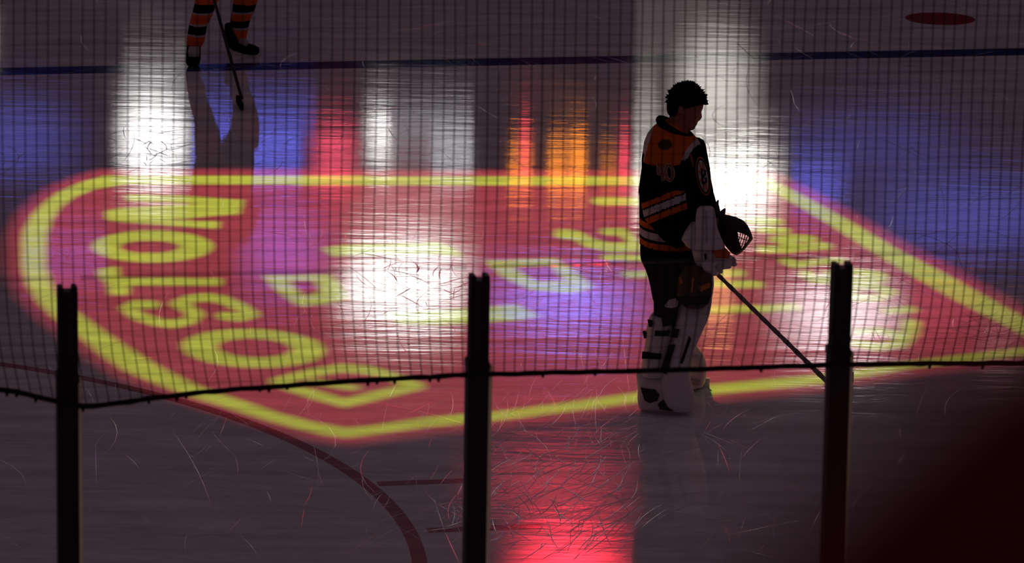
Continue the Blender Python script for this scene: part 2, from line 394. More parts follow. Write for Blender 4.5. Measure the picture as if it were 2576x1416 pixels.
# the word down the right side
for pts, rx, ry in (
    ([(1505, 505), (1640, 508)], 16, 10), ([(1412, 588), (1450, 592), (1482, 610), (1530, 622), (1600, 622)], 17, 12), ([(1525, 582), (1565, 583), (1590, 604)], 14, 9),
    ([(1525, 648), (1640, 650)], 12, 8), ([(1575, 690), (1650, 690)], 12, 9), ([(1890, 554), (1953, 558)], 18, 9), ([(1921, 578), (1969, 580)], 18, 8),
    ([(1953, 602), (2000, 598), (2040, 602)], 18, 9), ([(1921, 627), (1977, 627), (2028, 621), (2075, 619)], 18, 9), ([(1985, 602), (1985, 627)], 24, 9),
    ([(1977, 655), (2000, 667), (2056, 659), (2115, 655)], 16, 8), ([(2028, 689), (2056, 705), (2135, 706), (2214, 702)], 18, 9), ([(2088, 689), (2151, 683), (2214, 692)], 18, 8),
    ([(2130, 735), (2150, 722), (2200, 720), (2240, 735), (2210, 750), (2150, 750), (2130, 735)], 16, 8), ([(2234, 782), (2293, 778)], 16, 8),
    ([(2293, 811), (2289, 839), (2262, 865), (2206, 873), (2155, 863)], 22, 9), ([(2155, 835), (2214, 831), (2254, 843)], 18, 8),
    ([(1750, 685), (1858, 687)], 16, 9), ([(1750, 712), (1905, 716)], 16, 9), ([(1740, 780), (1937, 776), (2000, 772)], 16, 9)):
    stroke(gold, pts, rx, ry)
# emblem in the middle
fill(gold, k8([(760, 235), (1000, 205), (1850, 185), (1990, 230), (2080, 310), (1900, 300), (1700, 292), (1100, 292), (880, 315)]))
b = np.zeros(GX.shape, bool)
fill(b, k8([(225, 488), (850, 478), (935, 560), (1010, 700), (800, 755), (560, 775), (430, 690), (320, 600)])); fill(b, k8([(470, 540), (700, 535), (760, 640), (600, 680)]), False); gold |= b
fill(gold, [(968, 788), (1176, 776), (1300, 766), (1360, 795), (1300, 806), (1100, 817), (1005, 815)])
b = np.zeros(GX.shape, bool)
fill(b, [(1220, 655), (1402, 650), (1432, 672), (1495, 722), (1440, 738), (1330, 728), (1262, 695)]); fill(b, [(1290, 672), (1385, 668), (1420, 706), (1350, 708)], False); gold |= b

proj = thing('stage_projector', (-4.1, 52, 24.4), 'twin-lens stage projector with two stencil plates hung from the truss', 'projector')
blackm = mat('black_steel', (0.012, 0.012, 0.012), rough=0.55)
def stencil(lamp, mask, name):
    nrm = (AIM-lamp).normalized(); p0 = lamp+nrm*1.0
    def toplate(px, py):
        g = ice_at(px, py); d = g-lamp; return lamp+d*((p0-lamp).dot(nrm)/d.dot(nrm))
    verts, faces = [], []
    def q(a, b_, y0, y1):
        i = len(verts)
        for X, Y in ((a, y0), (b_, y0), (b_, y1), (a, y1)): verts.append(tuple(toplate(X, Y)))
        faces.append((i, i+1, i+2, i+3))
    for r in range(mask.shape[0]):
        row = np.concatenate(([1], mask[r].astype(int), [1])); d = np.diff(row)
        st = np.where(d == -1)[0]; en = np.where(d == 1)[0]
        for a, e in zip(st, en): q(XS+a*ST, XS+e*ST, YS+r*ST, YS+(r+1)*ST)
    i = len(verts)                              # wide solid rim round the cut area
    rt = nrm.cross(Vector((0, 0, 1))).normalized(); u2 = rt.cross(nrm)
    cor = [toplate(XS, YS), toplate(XE, YS), toplate(XE, YE), toplate(XS, YE)]
    big = []
    for sx, sy in ((-1, 1), (1, 1), (1, -1), (-1, -1)): big.append(p0+rt*sx*.42+u2*sy*.42)
    # order the rim corners like the cut area's corners
    big = [min(big, key=lambda v: -((v-p0).normalized().dot((c-p0).normalized()))) for c in cor] if False else big
    import itertools
    best = min(itertools.permutations(range(4)), key=lambda pr: sum((big[pr[j]]-(p0+(cor[j]-sum(cor, Vector())/4).normalized()*.5)).length for j in range(4)))
    big = [big[j] for j in best]
    for v in cor+big: verts.append(tuple(v))
    for j in range(4): k = (j+1) % 4; faces.append((i+j, i+k, i+4+k, i+4+j))
    me = bpy.data.meshes.new(name); me.from_pydata(verts, [], faces)
    o = link(name, me, blackm, proj)
    return o
stencil(LAMP_RED, red, 'stencil_plate')['label'] = 'steel stencil with a shield-shaped hole'
stencil(LAMP_GOLD, gold, 'stencil_plate')['label'] = 'steel stencil with lettering and border cut out'
bm = bmesh.new(); add_box(bm, Vector((-4.1, 52.6, 24.55)), 1.1, .5, .35, bevel=.05); obj('housing', bm, blackm, proj)
bm = bmesh.new(); add_box(bm, Vector((-4.1, 52.6, 25.0)), .08, .08, .2); obj('hanger', bm, blackm, proj)
bm = bmesh.new()
for dz in (0, .8):
    for dx in (-.4, .4): add_tube(bm, [Vector((-4.1+dx, 51, 25.25+dz)), Vector((-4.1+dx, WALL_Y, 25.25+dz))], .06, 8)
for k in range(15):
    y = 51+k*2
    for dx in (-.4, .4): add_tube(bm, [Vector((-4.1+dx, y, 25.25)), Vector((-4.1+dx, min(y+1, WALL_Y), 26.05)), Vector((-4.1+dx, min(y+2, WALL_Y), 25.25))], .03, 6)
truss = obj('lighting_truss', bm, blackm); tag(truss, 'black steel lattice truss reaching out from the far wall', kind='structure')

# ------------------------------------------------------------------ boards, posts, glass, net
post_m = mat('post_black_paint', (0.012, 0.006, 0.007), rough=0.5)
glint_m = mat('post_painted_glint', (0.95, 0.85, 0.55), rough=0.35, metal=0.0)  # pale yellow paints in the glint of the pane edge
kick_m = mat('boards_white', (0.6, 0.6, 0.6), rough=0.4); yel_m = mat('kickplate_yellow', (0.7, 0.55, 0.05), rough=0.4)
def glass_mat(name, tint, refl):
    m = bpy.data.materials.new(name); m.use_nodes = True; nt = m.node_tree; N = nt.nodes; L = nt.links
    for n_ in list(N): N.remove(n_)
    o = N.new('ShaderNodeOutputMaterial'); t = N.new('ShaderNodeBsdfTransparent'); g = N.new('ShaderNodeBsdfGlossy'); mx = N.new('ShaderNodeMixShader')
    t.inputs[0].default_value = (*tint, 1); g.inputs['Roughness'].default_value = .03; g.inputs[0].default_value = (1, 1, 1, 1)
    fr = N.new('ShaderNodeFresnel'); fr.inputs[0].default_value = 1.35
    nz = N.new('ShaderNodeTexNoise'); nz.inputs['Scale'].default_value = 14; tc = N.new('ShaderNodeTexCoord')
    mu = N.new('ShaderNodeMath'); mu.operation = 'MULTIPLY'; mu.inputs[1].default_value = refl
    L.new(tc.outputs['Object'], nz.inputs['Vector'])
    bp = N.new('ShaderNodeBump'); bp.inputs['Distance'].default_value = .0004; L.new(nz.outputs['Fac'], bp.inputs['Height']); L.new(bp.outputs[0], g.inputs['Normal'])
    L.new(fr.outputs[0], mu.inputs[0]); L.new(mu.outputs[0], mx.inputs[0]); L.new(t.outputs[0], mx.inputs[1]); L.new(g.outputs[0], mx.inputs[2]); L.new(mx.outputs[0], o.inputs[0])
    return m
glass_m = glass_mat('clear_acrylic', (.985, .985, .985), .5)
edge_m = glass_mat('acrylic_cut_edge', (.88, .86, .87), .6)
BZ = 1.07
tops = [ice_at(169, 722, 3.55), ice_at(1205.5, 693, 3.55), ice_at(2118, 664, 3.55)]
rotB = Matrix.Rotation(BA, 3, 'Z')
bm = bmesh.new(); add_box(bm, bpnt+E2*-.02+Vector((0, 0, BZ/2)), 6, .09, BZ/2, rotB, .012)
boards = obj('dasher_boards', bm, kick_m); tag(boards, 'white dasher boards of the rink end, under the glass', 'boards')
bm = bmesh.new(); add_box(bm, bpnt+E2*.075+Vector((0, 0, .1)), 6, .006, .1, rotB); obj('kickplate', bm, yel_m, boards)
lab = ['black glass post furthest left, where the net hem dips', 'black glass post in the middle, right of the white glow', 'black glass post hiding the goalkeeper stick blade']
for T, lb in zip(tops, lab):
    t = thing('glass_post', (T.x, T.y, BZ), lb, 'post', None)
    c = Vector((T.x, T.y, 0))
    def prof(bm, hw, hd, z0, z1, dx=0.0):
        add_box(bm, c+E1*dx+Vector((0, 0, (z0+z1)/2)), hw, hd, (z1-z0)/2, rotB, .003)
    bm = bmesh.new(); prof(bm, .0315, .03, 3.27, 3.540); prof(bm, .0345, .034, BZ, 3.275, -.002)
    for sx in (-1, 1): add_box(bm, c+E1*sx*.022+Vector((0, 0, 3.545)), .009, .028, .010, rotB, .004)
    obj('upright', bm, post_m, t)
    bm = bmesh.new(); add_box(bm, c+E1*.0360+E2*-.032+Vector((0, 0, (BZ+3.262)/2)), .0055, .006, (3.262-BZ)/2, rotB, .002); o_ = obj('glint_strip', bm, glint_m, t); o_['label'] = 'thin pale strip painted as a glint along one side'  # added pale strip, its colour stands in for light caught on the glass edge
    bm = bmesh.new(); prof(bm, .036, .04, 3.245, 3.268, -.002); obj('net_clamp', bm, post_m, t)
ends = [tops[0]-(tops[1]-tops[0])]+tops+[tops[2]+(tops[2]-tops[1])*1.05]
glab = ['clear acrylic pane at the left edge, outside the first post', 'clear acrylic pane between the left and the middle post', 'clear acrylic pane between the middle and the right post, before the goalkeeper', 'clear acrylic pane right of the post hiding the stick blade']
for (A_, B_), lb in zip(zip(ends, ends[1:]), glab):
    d = (B_-A_); d.z = 0; Lh = d.length/2-.0425; mid = (A_+B_)/2; ang = math.atan2(d.y, d.x); rr = Matrix.Rotation(ang, 3, 'Z')
    t = thing('rink_shield', (mid.x, mid.y, BZ), lb, 'rink glass', None)
    ztop = 3.586
    bm = bmesh.new(); add_box(bm, Vector((mid.x, mid.y, (BZ+ztop-.012)/2)), Lh, .006, (ztop-.012-BZ)/2, rr); obj('sheet', bm, glass_m, t)
    bm = bmesh.new(); add_box(bm, Vector((mid.x, mid.y, ztop-.006)), Lh, .0062, .006, rr, .002); obj('polished_edge', bm, edge_m, t)

net_m = mat('black_net_cord', (0.012, 0.008, 0.009), rough=0.9, spec=0.1)
NP0 = bpnt+E2*-.085; NN = E2
hem_px = [(-1150, 880), (-700, 905), (-260, 955), (0, 985), (140, 1018), (170, 1024), (200, 1023), (350, 1003), (500, 985), (700, 971), (850, 960), (1000, 952), (1165, 943), (1225, 942), (1400, 937), (1600, 933), (1850, 926), (2060, 919), (2150, 916), (2350, 913), (2576, 911), (2900, 906), (3250, 893), (3600, 884)]
hem = []
for a in hem_px:
    q = at_plane(*a, NP0, NN); hem.append(((q-NP0).dot(E1), q.z))
hu = [h[0] for h in hem]; hz = [h[1] for h in hem]
CELL = 29.0/FPX*13.95
zTop = 6.4
NU = int((hu[-1]-hu[0])/CELL)
net = thing('safety_net', tuple(NP0+Vector((0, 0, 3.2))), 'black square-mesh safety net hanging above the glass, hem sagging over the posts', 'net')
verts, faces = [], []
def netpt(u, z):
    zb = float(np.interp(u, hu, hz)); h = max(0, z-zb)
    f = math.exp(-(h/.16)**1.3)
    uu = u - f*.045*math.tanh((u-.1)/.9)
    wav = .006*math.sin(u*9+z*3)+.004*math.sin(u*23-z*7)
    return NP0+E1*(uu+.0025*math.sin(z*5+u*2.1)+.0012*noise.noise((u*9, z*11, 0)))+E2*(wav*(1-f))+Vector((0, 0, z))
def cord(pts, r):
    i0 = len(verts)
    for j, q in enumerate(pts):
        t = (pts[min(j+1, len(pts)-1)]-pts[max(j-1, 0)]).normalized(); s = t.cross(E2).normalized()
        for k in range(3):
            a = 2*math.pi*k/3; verts.append(tuple(q+s*r*math.cos(a)+E2*r*math.sin(a)))
    for j in range(len(pts)-1):
        for k in range(3):
            a = i0+3*j+k; b_ = i0+3*j+(k+1) % 3; faces.append((a, b_, b_+3, a+3))
RC = .0021
for i in range(NU+1):
    u = hu[0]+i*CELL; zb = float(np.interp(u, hu, hz))
    zs = [zb]+[z for z in np.arange(zb+.02, zb+.4, .05)]+[z for z in np.arange(zb+.45, zTop, .14)]+[zTop]
    cord([netpt(u, z) for z in zs], RC)
zmin = min(hz)
k = 0; z = zTop
while z > zmin:
    run = []
    for i in range(2*NU+1):
        u = hu[0]+i*CELL/2; zb = float(np.interp(u, hu, hz))
        # the lowest rows follow the hem, the upper ones are level
        zz = z
        if zz > zb: run.append(netpt(u, zz))
        else:
            if len(run) > 1: cord(run[::1], RC*.32)
            run = []
    if len(run) > 1: cord(run, RC*.32)
    z -= CELL
me = bpy.data.meshes.new('netting'); me.from_pydata(verts, [], faces)
o_ = link('netting', me, net_m, net); o_['kind'] = 'stuff'
bm = bmesh.new()
us = np.arange(hu[0], hu[-1], .03)
pts = [netpt(u, float(np.interp(u, hu, hz)))+Vector((0, 0, .003*noise.noise((u*14, 0, 0)))) for u in us]
add_tube(bm, pts, [.0088+.002*noise.noise((u*25, 3, 0)) for u in us], 7)
rnd = random.Random(5)
for q in pts:
    if rnd.random() < .22: add_ball(bm, q+Vector((0, 0, -.006)), .007, .007, .011*rnd.uniform(.7, 1.5), 6, 4)
obj('hem_rope', bm, net_m, net)['label'] = 'thick knotted rope along the lower hem'
bm = bmesh.new(); add_tube(bm, [NP0+E1*hu[0]+Vector((0, 0, zTop)), NP0+E1*hu[-1]+Vector((0, 0, zTop))], .008, 8); obj('top_rope', bm, net_m, net)

# ------------------------------------------------------------------ goalkeeper
G0 = ice_at(1685, 1036)
GY = G0.y
def P(px, py, d=0.0): return at_y(px, py, GY+d)
def row(y, xl, xr, dc, dh, ang=0.0):
    l, r = P(xl, y, dc), P(xr, y, dc)
    return ((l+r)/2, (r-l)/2, Vector((0, dh, 0)))
def rows(L): return [row(*r) for r in L]
skin_m = mat('skin', (0.34, 0.11, 0.085), rough=0.55, var=.06)
hair_m = mat('black_hair', (0.006, 0.005, 0.005), rough=0.8, spec=.1)
black_cloth = mat('jersey_black', (0.004, 0.0035, 0.004), rough=0.95, scale=120, spec=.0)
gold_cloth = mat('jersey_gold', (0.52, 0.10, 0.007), rough=0.85, scale=60, spec=.1)
white_cloth = mat('jersey_white', (0.46, 0.42, 0.46), rough=0.85, scale=60, spec=.1)
pad_white = mat('pad_white', (0.60, 0.54, 0.58), rough=0.6, scale=30, var=.10, bump=.2)
pad_black = mat('pad_black', (0.006, 0.005, 0.006), rough=0.8, spec=.1)
pad_dark = mat('glove_brown', (0.05, 0.022, 0.016), rough=0.6, var=.5, scale=25)
tan_m = mat('shoe_grey', (0.45, 0.42, 0.44), rough=0.6)
steel = mat('blade_steel', (0.6, 0.6, 0.62), rough=0.25, metal=1.0)

gk = thing('person', (G0.x, G0.y+.28, 0), 'goalkeeper standing with bowed head, black and gold jersey, white leg pads', 'person')

# body: one continuous surface
bm = bmesh.new()
add_loft(bm, rows([(213, 1708, 1742, .28, .03), (220, 1697, 1757, .28, .058), (232, 1689, 1766, .28, .070), (248, 1685, 1769, .28, .075), (262, 1684, 1771, .28, .075), (274, 1684, 1768, .28, .072), (284, 1684, 1763, .28, .068), (296, 1687, 1758, .28, .062), (306, 1690, 1753, .28, .055), (314, 1697, 1749, .28, .045), (321, 1706, 1743, .28, .032)]), 24)
add_tube(bm, [P(1760, 279, .28), P(1761, 297, .28)], [.011, .015], 8); add_ball(bm, P(1758, 299, .28), .014, .016, .010)      # nose
for s_ in (-1, 1):
    add_ball(bm, P(1712, 278, .28+s_*.086), .016, .014, .030)                                                   # ear
    add_ball(bm, P(1763, 271, .28+s_*.03), .018, .03, .008)                                                     # brow
    add_ball(bm, P(1752, 292, .28+s_*.035), .018, .02, .016)                                                    # cheek
add_ball(bm, P(1748, 307, .28), .018, .028, .006); add_ball(bm, P(1746, 313, .28), .018, .026, .006)            # lips
add_ball(bm, P(1739, 321, .28), .024, .026, .016)                                                              # chin
add_tube(bm, [P(1712, 292, .28), P(1702, 325, .28), P(1695, 352, .28)], [.062, .062, .085], 16)
add_loft(bm, rows([(335, 1655, 1735, .28, .11), (360, 1640, 1750, .28, .19), (420, 1640, 1755, .28, .18), (500, 1640, 1755, .28, .16), (600, 1640, 1760, .28, .17), (650, 1645, 1755, .28, .17)]), 20)
add_tube(bm, [P(1672, 365, .08), P(1666, 430, .02), P(1666, 485, 0), P(1700, 560, -.03), P(1735, 610, -.04), P(1768, 636, -.03)], [.07, .06, .05, .05, .04, .035], 12)
add_tube(bm, [P(1730, 365, .48), P(1742, 430, .52), P(1748, 480, .5), P(1775, 530, .4), P(1800, 560, .33), P(1815, 585, .26)], [.07, .06, .05, .045, .035, .035], 12)
add_tube(bm, [P(1690, 640, .14), P(1688, 740, .05), P(1672, 830, .02), P(1660, 930, .02), P(1665, 1000, .02)], [.10, .085, .065, .055, .045], 12)
add_tube(bm, [P(1712, 640, .42), P(1735, 740, .48), P(1732, 830, .52), P(1729, 890, .55), P(1736, 945, .55)], [.10, .08, .055, .038, .038], 12)
link('body', remesh(bm, .009, 3), skin_m, gk, True)
eye_m = mat('eye', (.25, .22, .2), rough=.2)
for s_ in (-1, 1):
    bm = bmesh.new(); add_ball(bm, P(1759, 281, .28+s_*.03), .010, .012, .007); obj('eye', bm, eye_m, gk, True)

# hair
bm = bmesh.new()
add_loft(bm, rows([(206, 1716, 1736, .28, .02), (210, 1704, 1748, .28, .050), (217, 1694, 1759, .28, .070), (228, 1686, 1768, .28, .084), (240, 1681, 1775, .28, .090), (252, 1678, 1778, .28, .091), (259, 1677, 1773, .28, .089), (265, 1677, 1752, .28, .087), (268, 1677, 1730, .285, .082), (276, 1677, 1712, .28, .076), (284, 1679, 1706, .28, .070), (289, 1683, 1699, .28, .05)]), 28)
rnd = random.Random(11)
add_tube(bm, [P(1762, 250, .26), P(1775, 257, .26), P(1782, 263, .26)], [.026, .014, .002], 8)
add_tube(bm, [P(1765, 250, .31), P(1774, 258, .31), P(1777, 264, .31)], [.03, .018, .002], 8)
for k in range(420):
    a = rnd.uniform(0, 2*math.pi); e = rnd.uniform(-.1, 1.5)
    c = P(1727, 252, .28); dx = math.cos(a)*math.cos(e); dy = math.sin(a)*math.cos(e); dz = math.sin(e)
    q = c+Vector((dx*.108, dy*.085, dz*.098)); dirv = Vector((dx+rnd.gauss(0, .35), dy+rnd.gauss(0, .35), dz+rnd.gauss(0, .35))).normalized()
    add_tube(bm, [q-dirv*.012, q+dirv*rnd.uniform(.006, .024)], [.011, .001], 5)
obj('hair', bm, hair_m, gk, False)

# jersey
near_path = [(1674, 362, .10), (1668, 420, .01), (1664, 478, -.03), (1674, 530, -.04), (1702, 578, -.05), (1726, 604, -.05)]
near_rad = [.105, .122, .134, .130, .10, .078]
bm = bmesh.new()
add_loft(bm, rows([(306, 1662, 1712, .28, .09), (322, 1642, 1716, .28, .14), (340, 1628, 1745, .28, .22), (362, 1620, 1762, .28, .28), (400, 1614, 1777, .29, .27), (440, 1614, 1787, .29, .26), (480, 1608, 1795, .29, .26), (502, 1608, 1794, .28, .26), (545, 1608, 1788, .28, .26), (592, 1608, 1782, .28, .27), (614, 1609, 1780, .28, .275)]), 32, 2.3)
add_tube(bm, [P(*q) for q in near_path], near_rad, 18)
add_tube(bm, [P(1732, 365, .46), P(1742, 430, .52), P(1750, 480, .5), P(1776, 530, .4), P(1800, 556, .33)], [.10, .105, .10, .075, .055], 16)
jm = remesh(bm, .0085, 3)
rndz = noise
zh = {y: P(1609, y, .28).z for y in (542, 558, 564, 583, 588, 602)}
yoke_z = P(1670, 403, .05).z
NPp = [P(*q) for q in near_path]
def seg_d(p):
    best = 9
    for i in range(len(NPp)-1):
        a, b_ = NPp[i], NPp[i+1]; d = b_-a; t = max(0, min(1, (p-a).dot(d)/d.dot(d))); r = near_rad[i]*(1-t)+near_rad[i+1]*t
        best = min(best, (p-a-d*t).length/r)
    return best
jer = link('jersey', jm, [black_cloth, gold_cloth, white_cloth], gk, True)
idx = np.zeros(len(jm.polygons), dtype=np.int32)
for f in jm.polygons:
    c = f.center; x, y = px_of(c); d = c.y-GY
    v = 0
    if c.z > yoke_z:
        dd = d if d < .28 else .56-d
        xs = 1716-.42*(y-400)+max(0, dd-.02)*70
        xl = 1624-.28*(y-390)
        if xl < x < xs: v = 1
        elif xs <= x < xs+13 or xl-11 < x <= xl: v = 2
        if d < .28 and v == 2 and y > 404-(x-xs)*.3 and x > 1700: v = 0
    elif y > 480 and seg_d(c) < 1.12 and x < 1740:
        o1 = y+.398*(x-1612)
        if 513 < o1 < 527 or 555 < o1 < 571: v = 1
        elif 531 < o1 < 549: v = 2
    elif c.z < zh[542] and x < 1745:
        z = c.z
        if zh[558] < z < zh[542] or zh[602] < z < zh[588]: v = 1
        elif zh[583] < z < zh[564]: v = 2
    idx[f.index] = v
jm.polygons.foreach_set('material_index', idx)
bvh = BVHTree.FromObject(jer, bpy.context.evaluated_depsgraph_get()) if False else BVHTree.FromPolygons([v.co for v in jm.vertices], [p.vertices[:] for p in jm.polygons])
def drape(bm, px, py, lift=.004):
    d = ray(px, py); h = bvh.ray_cast(O, d)
    p = h[0] if h[0] is not None else P(px, py, .1)
    return p-d*lift
def patch_poly(bm, pts, lift):
    """flat cloth badge laid on the jersey: pts is a fan outline in photo pixels"""
    cx = sum(p[0] for p in pts)/len(pts); cy = sum(p[1] for p in pts)/len(pts)
    prev = None; cv = bm.verts.new(drape(bm, cx, cy, lift)); rings = []
    for s_ in (.33, .66, 1.0): rings.append([bm.verts.new(drape(bm, cx+(x-cx)*s_, cy+(y-cy)*s_, lift)) for x, y in pts])
    n_ = len(pts)
    for i in range(n_):
        j = (i+1) % n_; bm.faces.new((cv, rings[0][i], rings[0][j]))
        for a, b_ in zip(rings, rings[1:]): bm.faces.new((a[i], b_[i], b_[j], a[j]))
def ribbon(bm, pts, wd, lift):
    """stitched strip along a pixel polyline"""
    L_ = []
    for i, (x, y) in enumerate(pts):
        x0, y0 = pts[max(i-1, 0)]; x1, y1 = pts[min(i+1, len(pts)-1)]
        tx, ty = x1-x0, y1-y0; l = math.hypot(tx, ty) or 1; nx, ny = -ty/l*wd/2, tx/l*wd/2
        L_.append((bm.verts.new(drape(bm, x+nx, y+ny, lift)), bm.verts.new(drape(bm, x-nx, y-ny, lift))))
    for a, b_ in zip(L_, L_[1:]): bm.faces.new((a[0], a[1], b_[1], b_[0]))
# collar
bm = bmesh.new(); ring = []
for i in range(25):
    t = 2*math.pi*i/24; c = P(1697, 322, .28)
    ring.append(c+Vector((math.cos(t)*.086, math.sin(t)*.118, -math.cos(t)*.046-.006*abs(math.sin(t)))))
add_tube(bm, ring, .025, 10, 1.0, True, Vector((0, 0, 1))); obj('collar', bm, black_cloth, gk, True)
# shoulder badge: small dark animal head
bm = bmesh.new()
patch_poly(bm, [(1655, 362), (1660, 354), (1668, 349), (1674, 351), (1683, 351), (1689, 358), (1691, 366), (1686, 372), (1680, 376), (1668, 376), (1660, 374), (1656, 369)], .004)
o_ = obj('shoulder_badge', bm, mat('badge_brown', (.05, .018, .008), rough=.8), gk); o_['label'] = 'dark brown badge on the gold shoulder'
# sleeve number 40
brick = mat('number_fill', (.26, .085, .055), rough=.8)
def digit(polys, fill_m, nm):
    bm = bmesh.new()
    for pl, cl in polys: ribbon(bm, pl, 9.2, .0035)
    bw = obj(nm+'_border', bm, white_cloth, gk)
    bm = bmesh.new()
    for pl, cl in polys: ribbon(bm, pl, 6.2, .0055)
    return obj(nm, bm, fill_m, gk)
digit([([(1657, 413), (1656, 425), (1657, 437), (1666, 438), (1672, 438)], 0), ([(1663, 413), (1666, 432), (1668, 455)], 0)], brick, 'sleeve_number_four')
el = [(1683.5+9.5*math.cos(t)+.10*15*math.sin(t), 434+19*math.sin(t)) for t in [2*math.pi*i/20 for i in range(21)]]
digit([(el, 1)], brick, 'sleeve_number_zero')
bm = bmesh.new(); ribbon(bm, [(1737, 388), (1741, 402), (1744, 420)], 5, .004); obj('name_lettering', bm, brick, gk)
# chest emblem: spoked wheel seen edge-on
def chest(cx, cy, rx, ry, lean, t0=0, t1=2*math.pi, n_=28): return [(cx+rx*math.cos(t0+(t1-t0)*i/n_)+lean*ry*math.sin(t0+(t1-t0)*i/n_), cy+ry*math.sin(t0+(t1-t0)*i/n_)) for i in range(n_)]
bm = bmesh.new(); patch_poly(bm, chest(1769, 443, 17, 49, .16), .003); o_ = obj('chest_emblem', bm, gold_cloth, gk); o_['label'] = 'round spoked emblem on the chest, gold, black and white'
bm = bmesh.new(); patch_poly(bm, chest(1769, 443, 15, 45, .16), .0045); obj('emblem_ring', bm, black_cloth, o_)
bm = bmesh.new(); patch_poly(bm, chest(1769, 443, 12, 40, .16), .006); obj('emblem_disc', bm, white_cloth, o_)
bm = bmesh.new()
for k in range(8):
    t = math.pi/8+k*math.pi/4; ribbon(bm, [(1769+s_*(11*math.cos(t)+.16*38*math.sin(t)), 443+s_*38*math.sin(t)) for s_ in (.35, .65, 1)], 3.4, .008)
obj('emblem_spokes', bm, gold_cloth, o_)
bm = bmesh.new()
for pl in ([(1765, 425), (1768, 462)], [(1765, 425), (1774, 429), (1774, 440), (1767, 444)], [(1767, 444), (1777, 448), (1776, 459), (1768, 462)]): ribbon(bm, pl, 4.5, .0095)
obj('emblem_letter', bm, black_cloth, o_)

# trousers
bm = bmesh.new()
add_loft(bm, rows([(596, 1612, 1776, .28, .25), (625, 1610, 1778, .28, .27), (650, 1611, 1776, .28, .27), (672, 1622, 1770, .28, .25)]), 28, 2.4)
add_loft(bm, rows([(640, 1612, 1735, .13, .16), (672, 1622, 1735, .10, .16), (697, 1630, 1740, .07, .15), (721, 1636, 1738, .05, .14), (750, 1641, 1730, .04, .13), (764, 1646, 1722, .03, .11)]), 24, 2.3)
add_loft(bm, rows([(640, 1680, 1778, .42, .16), (672, 1685, 1785, .44, .16), (700, 1690, 1788, .46, .15), (735, 1692, 1784, .48, .14), (760, 1696, 1778, .48, .12)]), 24, 2.3)
link('trousers', remesh(bm, .010, 4), black_cloth, gk, True)
bm = bmesh.new(); add_loft(bm, rows([(745, 1644, 1722, .03, .11), (790, 1645, 1710, .02, .10), (830, 1640, 1700, .02, .08)]), 20); obj('stocking', bm, black_cloth, gk, True)
bm = bmesh.new(); add_loft(bm, rows([(740, 1700, 1776, .49, .11), (790, 1705, 1772, .50, .10), (830, 1705, 1765, .52, .08)]), 20); obj('stocking', bm, black_cloth, gk, True)

# leg pads, each with straps and stripes
def slab(bm, L, p=4.0, n_=24): add_loft(bm, rows(L), n_, p)
def pix_strip(parent, name, quad_px, d, th, m):
    """a strap or stripe sewn on: solid quad in the plane at depth d"""
    bm = bmesh.new(); a = [bm.verts.new(P(x, y, d)) for x, y in quad_px]; b_ = [bm.verts.new(P(x, y, d)+Vector((0, th, 0))) for x, y in quad_px]
    n_ = len(a); bm.faces.new(a); bm.faces.new(b_[::-1])
    for i in range(n_): bm.faces.new((a[i], b_[i], b_[(i+1) % n_], a[(i+1) % n_]))
    return obj(name, bm, m, parent)
bm = bmesh.new()
slab(bm, [(748, 1706, 1792, .02, .10), (775, 1703, 1787, .0, .13), (800, 1698, 1779, .0, .14), (840, 1688, 1760, .0, .145), (880, 1677, 1743, .0, .145), (925, 1664, 1732, .0, .145), (955, 1660, 1738, .0, .15), (985, 1662, 1746, .0, .15), (1010, 1672, 1747, .0, .14), (1026, 1690, 1742, .0, .11)])
pad_n = link('leg_pad', remesh(bm, .010, 4), pad_white, gk, True); pad_n['label'] = 'near white leg pad with black stripes'
pix_strip(pad_n, 'stripe', [(1691, 828), (1709, 830), (1704, 850), (1686, 848)], -.150, .02, pad_black)
pix_strip(pad_n, 'stripe', [(1682, 870), (1698, 868), (1693, 888), (1676, 894)], -.152, .02, pad_black)
pix_strip(pad_n, 'stripe', [(1676, 893), (1690, 892), (1676, 942), (1660, 934)], -.153, .02, pad_black)
pix_strip(pad_n, 'stripe', [(1733, 846), (1739, 852), (1717, 915), (1711, 913)], -.150, .02, pad_black)
# calf wrap of the near leg with its straps
bm = bmesh.new()
slab(bm, [(792, 1640, 1690, .0, .10), (805, 1632, 1692, .0, .115), (835, 1625, 1692, .0, .12), (870, 1622, 1688, .0, .12), (905, 1616, 1680, .0, .12), (940, 1612, 1676, .0, .12)], 3.0)
cw = link('calf_wrap', remesh(bm, .010, 3), pad_white, gk, True)
pix_strip(cw, 'strap', [(1616, 887), (1664, 890), (1662, 904), (1615, 902)], -.126, .03, pad_black)
pix_strip(cw, 'strap', [(1648, 833), (1686, 832), (1683, 845), (1646, 845)], -.126, .03, pad_black)
pix_strip(cw, 'strap', [(1629, 806), (1642, 808), (1640, 822), (1632, 822)], -.120, .03, pad_black)
pix_strip(cw, 'strap', [(1666, 776), (1704, 772), (1700, 795), (1690, 818), (1668, 822), (1664, 800)], -.123, .03, pad_black)
pix_strip(cw, 'knee_guard', [(1672, 772), (1684, 757), (1700, 753), (1707, 758), (1704, 772), (1690, 776)], -.123, .05, pad_white)
pix_strip(cw, 'strap', [(1617, 838), (1625, 836), (1626, 850), (1620, 852)], -.05, .05, pad_black)
